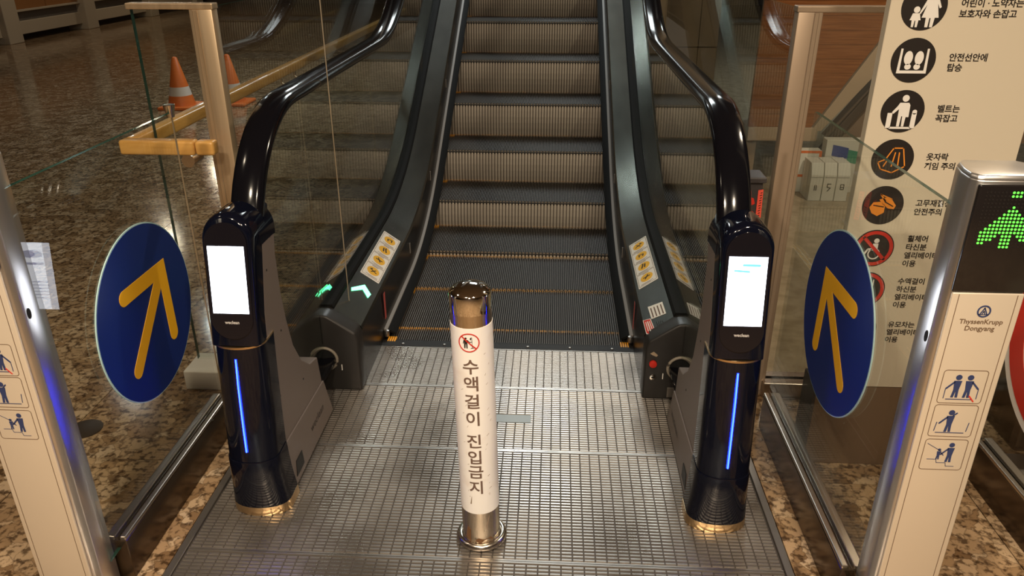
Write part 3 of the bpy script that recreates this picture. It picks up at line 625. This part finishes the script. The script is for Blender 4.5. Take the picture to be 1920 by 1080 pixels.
# ------------------------------------------------------------------ tall glass guards with steel posts
def guard(s, xo, label, postmat):
    y = -.30; xp = .905; o = thing('glass_guard', label, 'glass guard', (s * xp, y, 0))
    pt_ = MB().box(*sorted((s * (xp - .036), s * (xp + .036))), y - .022, y + .022, 0, 1.300).build('post', postmat, o, bevel=.004, bseg=2, smooth=40)
    MB().box(*sorted((s * (xp + .010), s * (xp + .024))), y - .026, y - .021, .02, 1.298).build('post_bead', postmat, pt_, bevel=.002, bseg=1)
    MB().box(*sorted((s * (xp - .040), s * xo)), y - .024, y + .020, 1.298, 1.316).build('top_cap', postmat, o, bevel=.003, bseg=2)
    for nm, bx in (('front_pane', (*sorted((s * (xp + .034), s * (xo - .006))), y - .009, y + .009, .06, 1.30)), ('side_pane', (*sorted((s * (xp - .005), s * (xp + .005))), y + .02, 3.46, .06, 1.30))):
        p = MB().box(*bx).build(nm, ['glass_clear', 'glass_edge'], o)
        for q in p.data.polygons:
            if (nm == 'front_pane' and abs(q.normal.y) < .5) or (nm == 'side_pane' and abs(q.normal.x) < .5): q.material_index = 1
    MB().box(*sorted((s * (xp - .02), s * (xp + .02))), y + .024, 3.46, 0, .07).build('side_channel', 'rail_fascia', o, bevel=.003, bseg=1)
    return o
g1 = guard(-1, 1.135, 'tall glass guard with tan steel post on the left', 'guard_post')
MB().box(-1.145, -.99, -.40, -.26, 0, .075).build('base_block', 'base_white', g1, bevel=.004)
g2 = guard(1, 1.60, 'tall glass guard with brownish steel post on the right', 'guard_post_taupe')
MB().box(.93, 1.60, -.345, -.255, 0, .06).build('base_channel', 'rail_steel', g2, bevel=.004)

# wooden handrail with its return
wr_ = thing('wooden_handrail', 'yellow wooden handrail with squared return end beside the left guard', 'handrail', (-1.16, -.41, .9))
hs = .0225
def rail(y0, y1): return MB().box(-1.16 - hs, -1.16 + hs, y0, y1, .9 - hs, .9 + hs)
MB().box(-1.183, -.945, -.435, -.39, .877, .923).build('return_piece', 'wood', wr_, bevel=.008, bseg=3, smooth=40)
MB().box(-.942, -.882, -.434, -.391, .8775, .9225).build('end_piece', 'wood', wr_, bevel=.009, bseg=3, smooth=40)
rail(-.392, 4.4).build('rail', 'wood', wr_, bevel=.008, bseg=3, smooth=40)
def bracket(p0, p1, y):
    q = MB().tube([(p0[0], y, p0[1]), (p0[0], y, (p0[1] + p1[1]) / 2), ((p0[0] * .7 + p1[0] * .3), y, p1[1] + .006), (p1[0], y, p1[1])], .006, 8).build('bracket', 'ring_steel', wr_, smooth=60)
    MB().lathe([(.001, -.013), (.011, -.009), (.014, 0), (.011, .009), (.001, .013)], (p1[0], y, p1[1]), 12).build('bracket_ball', 'ring_steel', q, smooth=60)
for y in (.95, 1.15, 3.0): bracket((-1.13, .885), (-1.045, .84), y)
q = MB().prism(circ(0, 0, .021, 20), lambda a, b: (-.985 + a, -.402, .852 + b), lambda a, b: (-.985 + a, -.33, .852 + b)).build('end_bracket', 'ring_steel', wr_, smooth=40)

# emergency box behind the right handrail
eb = thing('emergency_box', 'small black box with red warning labels behind the right handrail', 'box', (.735, -.55, .75))
bx = MB().prism([(.690, .738), (.765, .742), (.760, .872), (.690, .882)], lambda a, b: (a, -.60, b), lambda a, b: (a, -.53, b)).build('housing', 'box_dark', eb, bevel=.004)
MB().box(.686, .772, -.612, -.525, .728, .742).build('lower_ledge', 'box_dark', eb, bevel=.003); MB().box(.686, .766, -.610, -.525, .870, .886).build('upper_ledge', 'box_dark', eb, bevel=.003)
f = plane_map((0, -.6015, 0), (1, 0, 0), (0, 0, 1))
rl = flat('red_label', [[(.750, .765), (.765, .766), (.762, .850), (.748, .848)]], f, 'label_red', eb)
flat('label_print', [seg((.7545 + (.0015 if i % 2 else 0), .772 + i * .0075), (.7595, .774 + i * .0075), .0022, 2) for i in range(10)], lambda a, b, h=0.: f(a, b, h + .0007), 'ink_black', rl)
flat('warning_mark', [[(.729, .800), (.743, .808), (.738, .824), (.731, .826)]], f, 'red', eb)

# ------------------------------------------------------------------ information board
bd = thing('information_board', 'tall cream safety board with black round pictograms and Korean text', 'sign', (1.16, -.70, 0))
BY = -.716
MB().box(.968, 1.36, BY, BY + .03, .284, 1.75).build('board', 'board_cream', bd, bevel=.0015, bseg=1)
MB().box(.970, 1.36, BY + .004, BY + .10, 0, .283).build('base', 'base_brown', bd, bevel=.002, bseg=1)
MB().box(.962, .970, BY + .002, BY + .10, 0, .283).build('base_edge', 'box_dark', bd)
f = plane_map((0, BY - .0006, 0), (1, 0, 0), (0, 0, 1)); f2 = lambda a, b, h=0.: f(a, b, h + .0006); f3 = lambda a, b, h=0.: f(a, b, h + .0012)
ix = 1.048; iz = [1.345, 1.221, 1.096, .972, .847, .724, .600, .476]
ICON = .0535
def at(shapes, cx, cz, k=1.): return [[(cx + a * k, cz + b * k) for a, b in p] for p in shapes]
icons = []
icons.append([('white', [circ(-.016, -.006, .0075, 14), [(-.024, -.014), (-.008, -.014), (-.003, -.030), (-.008, -.030), (-.009, -.046), (-.014, -.046), (-.015, -.031), (-.017, -.031), (-.018, -.046), (-.023, -.046), (-.024, -.030), (-.029, -.030)], circ(.018, .034, .009, 16), [(.006, .022), (.030, .022), (.040, .0), (.036, -.003), (.030, .008), (.038, -.024), (.029, -.024), (.027, -.046), (.020, -.046), (.0195, -.025), (.0165, -.025), (.016, -.046), (.009, -.046), (.008, -.024), (-.002, -.024), (.006, .006), (-.006, -.016), (-.009, -.014)]])])
icons.append([('white', [[(-.034, .028), (-.029, .028), (-.029, -.024), (.029, -.024), (.029, .028), (.034, .028), (.036, -.031), (-.036, -.031)], circ(-.013, .006, .0105, 20, .0165), circ(-.011, -.015, .008, 16, .007), circ(.013, .006, .0105, 20, .0165), circ(.011, -.015, .008, 16, .007)])])
icons.append([('white', [circ(.002, .033, .0085, 16), [(-.010, .022), (.012, .022), (.016, .016), (.017, -.014), (.010, -.014), (.009, -.038), (.003, -.038), (.0015, -.012), (-.001, -.012), (-.002, -.038), (-.009, -.038), (-.010, .006), (-.022, -.006), (-.026, -.002), (-.014, .014)], [(-.036, -.004), (-.024, -.004), (-.024, -.042), (-.036, -.042)], [(.024, -.004), (.036, -.004), (.036, -.042), (.024, -.042)], circ(.030, -.001, .006, 12), [(-.026, -.039), (.026, -.039), (.026, -.044), (-.026, -.044)]])])
icons.append([('orange', [seg((-.002, .030), (.022, .030), .003), seg((.022, .030), (.034, -.018), .003), seg((-.002, .030), (-.018, -.0), .003), seg((-.018, 0), (-.036, -.008), .003), seg((-.036, -.008), (-.026, -.026), .003), seg((-.026, -.026), (0.004, -.035), .003), seg((.004, -.035), (.034, -.018), .003), seg((-.012, .0), (-.020, -.018), .003), seg((.004, .018), (.0, -.018), .003), seg((.014, .018), (.016, -.016), .003)])])
icons.append([('orange', [[(-.034, -.006), (-.026, .008), (-.008, .010), (.006, .0), (.006, -.020), (-.010, -.030), (-.026, -.022)], [(-.012, .016), (.004, .022), (.020, .018), (.034, .0), (.030, -.010), (.014, -.008), (-.004, .006)], seg((-.010, .030), (.004, .012), .004), seg((-.010, .030), (.020, .018), .003)]), ('ink_black', [seg((-.024, .0), (.002, -.004), .003), seg((.004, .010), (.026, -.002), .003)])])
icons.append([('white', [circ(.004, .022, .007, 14), [(-.004, .014), (.010, .014), (.010, -.006), (-.016, -.006), (-.016, 0), (-.004, 0)]] + ring2(.002, -.016, .013, .0165, 24) + [seg((-.016, -.004), (-.026, -.022), .005)]), ('red', ring2(0, 0, .041, .0505, 40) + [seg((-.030, .030), (.030, -.030), .009)])])
icons.append([('white', [circ(-.008, .024, .007, 14), seg((-.008, .012), (-.008, -.012), .012), seg((-.008, -.012), (-.008, -.034), .006), seg((.018, .03), (.018, -.034), .003)]), ('red', ring2(0, 0, .041, .0505, 40) + [seg((-.030, .030), (.030, -.030), .009)])])
icons.append([('white', [seg((-.02, .02), (-.01, -.008), .004), seg((-.01, -.008), (.018, -.008), .004), circ(-.006, -.026, .007, 14), circ(.016, -.026, .007, 14), [(-.008, -.004), (.022, -.004), (.022, .018)]]), ('red', ring2(0, 0, .041, .0505, 40) + [seg((-.030, .030), (.030, -.030), .009)])])
for z, ic in zip(iz, icons):
    d = flat('pictogram_disc', [circ(ix, z, ICON, 44)], f, 'ink_black', bd, th=.0006)
    for k_, (mt, sh) in enumerate(ic): flat('pictogram', at(sh, ix, z, 1.), lambda a, b, h=0., k_=k_: f(a, b, h + .0008 + .0004 * k_), mt, d, th=.0004)
TX = [('어린이 · 노약자는\n보호자와 손잡고', 1.3515), ('안전선안에\n탑승', 1.226), ('벨트는\n꼭잡고', 1.101), ('옷자락\n끼임 주의', .977), ('고무재질신발\n안전주의', .852),
      ('휠체어\n타신분\n엘리베이터\n이용', .751), ('수액걸이\n하신분\n엘리베이터\n이용', .625), ('유모차는\n엘리베이터\n이용', .490)]
for tx, z in TX:
    for li, ln_ in enumerate(tx.split('\n')):
        text(ln_, .0205, lambda a, b, h=0., z=z, li=li: f(a + 1.132, b + z - .0045 - li * .0243, h), 'ink_black', bd, bold=.0004, spacing=.97)

# ------------------------------------------------------------------ staircase side beyond the right guard
stc = thing('side_staircase', 'staircase side clad in brown wood boards, rising behind the right guard', 'staircase', (1.8, 2.3, 0))
SY = 2.3
# wood boards (horizontal) above the sloping stringer
sl = (.968 - .383) / (2.171 - 1.817)
zb = .383
while zb < 2.2:
    z1 = min(zb + .085, 2.2); xl = 1.42
    xr0 = min(1.817 + (zb - .383) / sl, 3.2); xr1 = min(1.817 + (z1 - .383) / sl, 3.2)
    MB().prism([(xl, zb + .0008), (xr0, zb + .0008), (xr1, z1 - .0008), (xl, z1 - .0008)], lambda a, b: (a, SY - .012, b), lambda a, b: (a, SY + .02, b)).build('board', 'wood_dark', stc); zb = z1
MB().prism([(1.817, .36), (1.88, .36), (3.30, 2.2 + .36 - .383 + .02), (2.917, 2.2)], lambda a, b: (a, SY - .02, b), lambda a, b: (a, SY + .2, b)).build('stringer', 'stringer', stc, bevel=.003)
MB().box(1.42, 1.86, SY - .022, SY + .2, .295, .382).build('landing_edge', 'stringer', stc, bevel=.003)
k = (.747 - .038) / (2.215 - 1.716)
MB().prism([(1.70, .01), (1.76, .01), (3.36, .01 + 1.60 * k), (3.30, .01 + 1.6 * k)], lambda a, b: (a, SY - .06, b), lambda a, b: (a, SY - .03, b)).build('lower_rail', 'dark_rail', stc, bevel=.003)
MB().prism([(1.96, .295), (3.4, .295), (3.4, 2.25), (3.34, 2.25)], lambda a, b: (a, SY + .0, b), lambda a, b: (a, SY + .2, b)).build('side_infill', 'taupe', stc)
MB().box(1.43, 1.50, SY + .05, SY + .12, 0, .295).box(3.3, 3.4, SY + .05, SY + .15, 0, .295).build('support_leg', 'stringer', stc)
# white magazine boxes and cartons under it
def filebox(x, y, label, mark):
    o = thing('file_box', label, 'box', (x, y, 0), 'white boxes on the floor by the stairs')
    b = MB().prism([(0, 0), (.17, 0), (.17, .235), (.03, .235), (.0, .165)], lambda a, c: (x, y + a, c), lambda a, c: (x + .075, y + a, c)).build('box_body', 'box_white', o, bevel=.003)
    MB().box(x + .003, x + .072, y - .0012, y + .001, .150, .153).build('lid_line', 'box_grey', b)
    ff = plane_map((x, y - .001, 0), (1, 0, 0), (0, 0, 1))
    flat('box_mark', mark, ff, 'ink_black', b)
mk = [frame2(.024, .048, .075, .11, .003, .004) + [seg((.028, .09), (.044, .09), .004)], [seg((.026, .11), (.046, .11), .005), seg((.026, .11), (.026, .09), .005), seg((.026, .09), (.046, .085), .005), seg((.046, .085), (.03, .065), .005)], [seg((.03, .10), (.03, .07), .005), seg((.04, .10), (.04, .07), .005)]]
filebox(1.915, 1.95, 'rightmost of three white boxes on the floor by the stairs', mk[0])
filebox(1.835, 1.95, 'middle of three white boxes on the floor by the stairs', mk[1])
filebox(1.755, 1.95, 'leftmost of three white boxes on the floor by the stairs', mk[2])
o = thing('orange_box', 'white box with orange edging behind the three white boxes', 'box', (1.77, 2.17, 0))
MB().box(1.70, 1.86, 2.135, 2.215, 0, .27).build('box_body', 'box_white', o, bevel=.003)
flat('orange_edge', frame2(1.70, 1.86, .10, .27, .006, .016), plane_map((0, 2.1345, 0), (1, 0, 0), (0, 0, 1)), 'cone_orange', o)
o = thing('printed_carton', 'white carton with blue and green print behind the boxes', 'carton', (2.01, 2.17, 0))
MB().box(1.88, 2.14, 2.135, 2.215, 0, .34).build('carton_body', 'box_white', o, bevel=.003)
ff = plane_map((0, 2.1346, 0), (1, 0, 0), (0, 0, 1)); flat('blue_band', [[(1.92, .24), (2.02, .22), (2.02, .29), (1.92, .31)]], ff, 'carton_blue', o); flat('green_band', [[(2.02, .20), (2.12, .18), (2.12, .26), (2.02, .28)]], ff, 'carton_green', o)

# neighbouring balustrade base and plate at the far right
o = thing('neighbour_balustrade', 'dark metal balustrade base beyond the far right barrier', 'balustrade', (1.78, -.5, 0))
MB().prism([(-.62, 0), (-.36, 0), (-.36, .34), (-.59, .34), (-.62, .30)], lambda a, b: (1.66, a, b), lambda a, b: (1.90, a, b)).build('base_body', 'rail_fascia', o, bevel=.008)
MB().box(1.67, 1.89, -.59, -.37, .34, .352).build('base_deck', 'deck', o, bevel=.004)
pl = MB().box(1.51, 3.0, -2.2, -.64, .0, .006).build('side_landing', 'plate_frame', loc=(2.2, -1.3, 0)); tag(pl, 'steel floor plate beyond the far right glass barrier', 'floor plate')

# ------------------------------------------------------------------ left background: counter, cones, floor cover
ct = thing('long_counter', 'long cream counter with wood front across the dark hall', 'counter', (-8.3, 11, 0))
for y in (6.3, 8.95, 11.1, 13.4, 15.6): MB().box(-8.42, -8.05, y, y + .34, 0, 1.3).build('pillar', 'counter_cream', ct, bevel=.01)
for y0, y1 in ((6.64, 8.95), (9.29, 11.1), (11.44, 13.4), (13.74, 15.6)):
    MB().box(-8.4, -8.15, y0, y1, .10, .29).build('foot_board', 'counter_cream', ct, bevel=.006)
    MB().box(-8.4, -8.2, y0, y1, .29, .43).build('recess_panel', 'counter_grey', ct)
    MB().box(-8.4, -8.12, y0, y1, .43, .46).build('shelf_edge', 'counter_cream', ct, bevel=.004)
    h = (y0 + y1) / 2
    for a, b in ((y0, h - .01), (h + .01, y1)): MB().box(-8.4, -8.16, a, b, .46, 1.25).build('wood_panel', 'counter_wood', ct, bevel=.004)
def cone(x, y, label):
    o = thing('traffic_cone', label, 'traffic cone', (x, y, 0), 'traffic cones in the hall')
    MB().box(x - .17, x + .17, y - .17, y + .17, 0, .03).build('cone_base', 'cone_orange', o, bevel=.012)
    rz = lambda z: .125 - .105 * (z - .03) / .45
    MB().lathe([(rz(.03), .03), (rz(.12), .12)], (x, y, 0), 24).build('cone_foot', 'cone_orange', o, smooth=40)
    lab(MB().lathe([(rz(.12), .12), (rz(.20), .20)], (x, y, 0), 24).build('cone_band', 'cone_white', o, smooth=40), 'pale reflective band')
    MB().lathe([(rz(.20), .20), (rz(.46), .46), (.012, .47)], (x, y, 0), 24).build('cone_top', 'cone_orange', o, smooth=40)
cone(-3.40, 4.55, 'orange traffic cone seen whole through the tall left glass')
cone(-2.98, 4.75, 'orange traffic cone half hidden by the tan steel post')
fc = MB().lathe([(.055, .0), (.055, .003), (.05, .0045), (.001, .0045)], (0, 0, 0), 28); o = fc.build('floor_cover', 'drain', smooth=40); o.location = (-1.374, -.662, 0); tag(o, 'round dark metal cover set in the granite floor at left', 'floor cover')
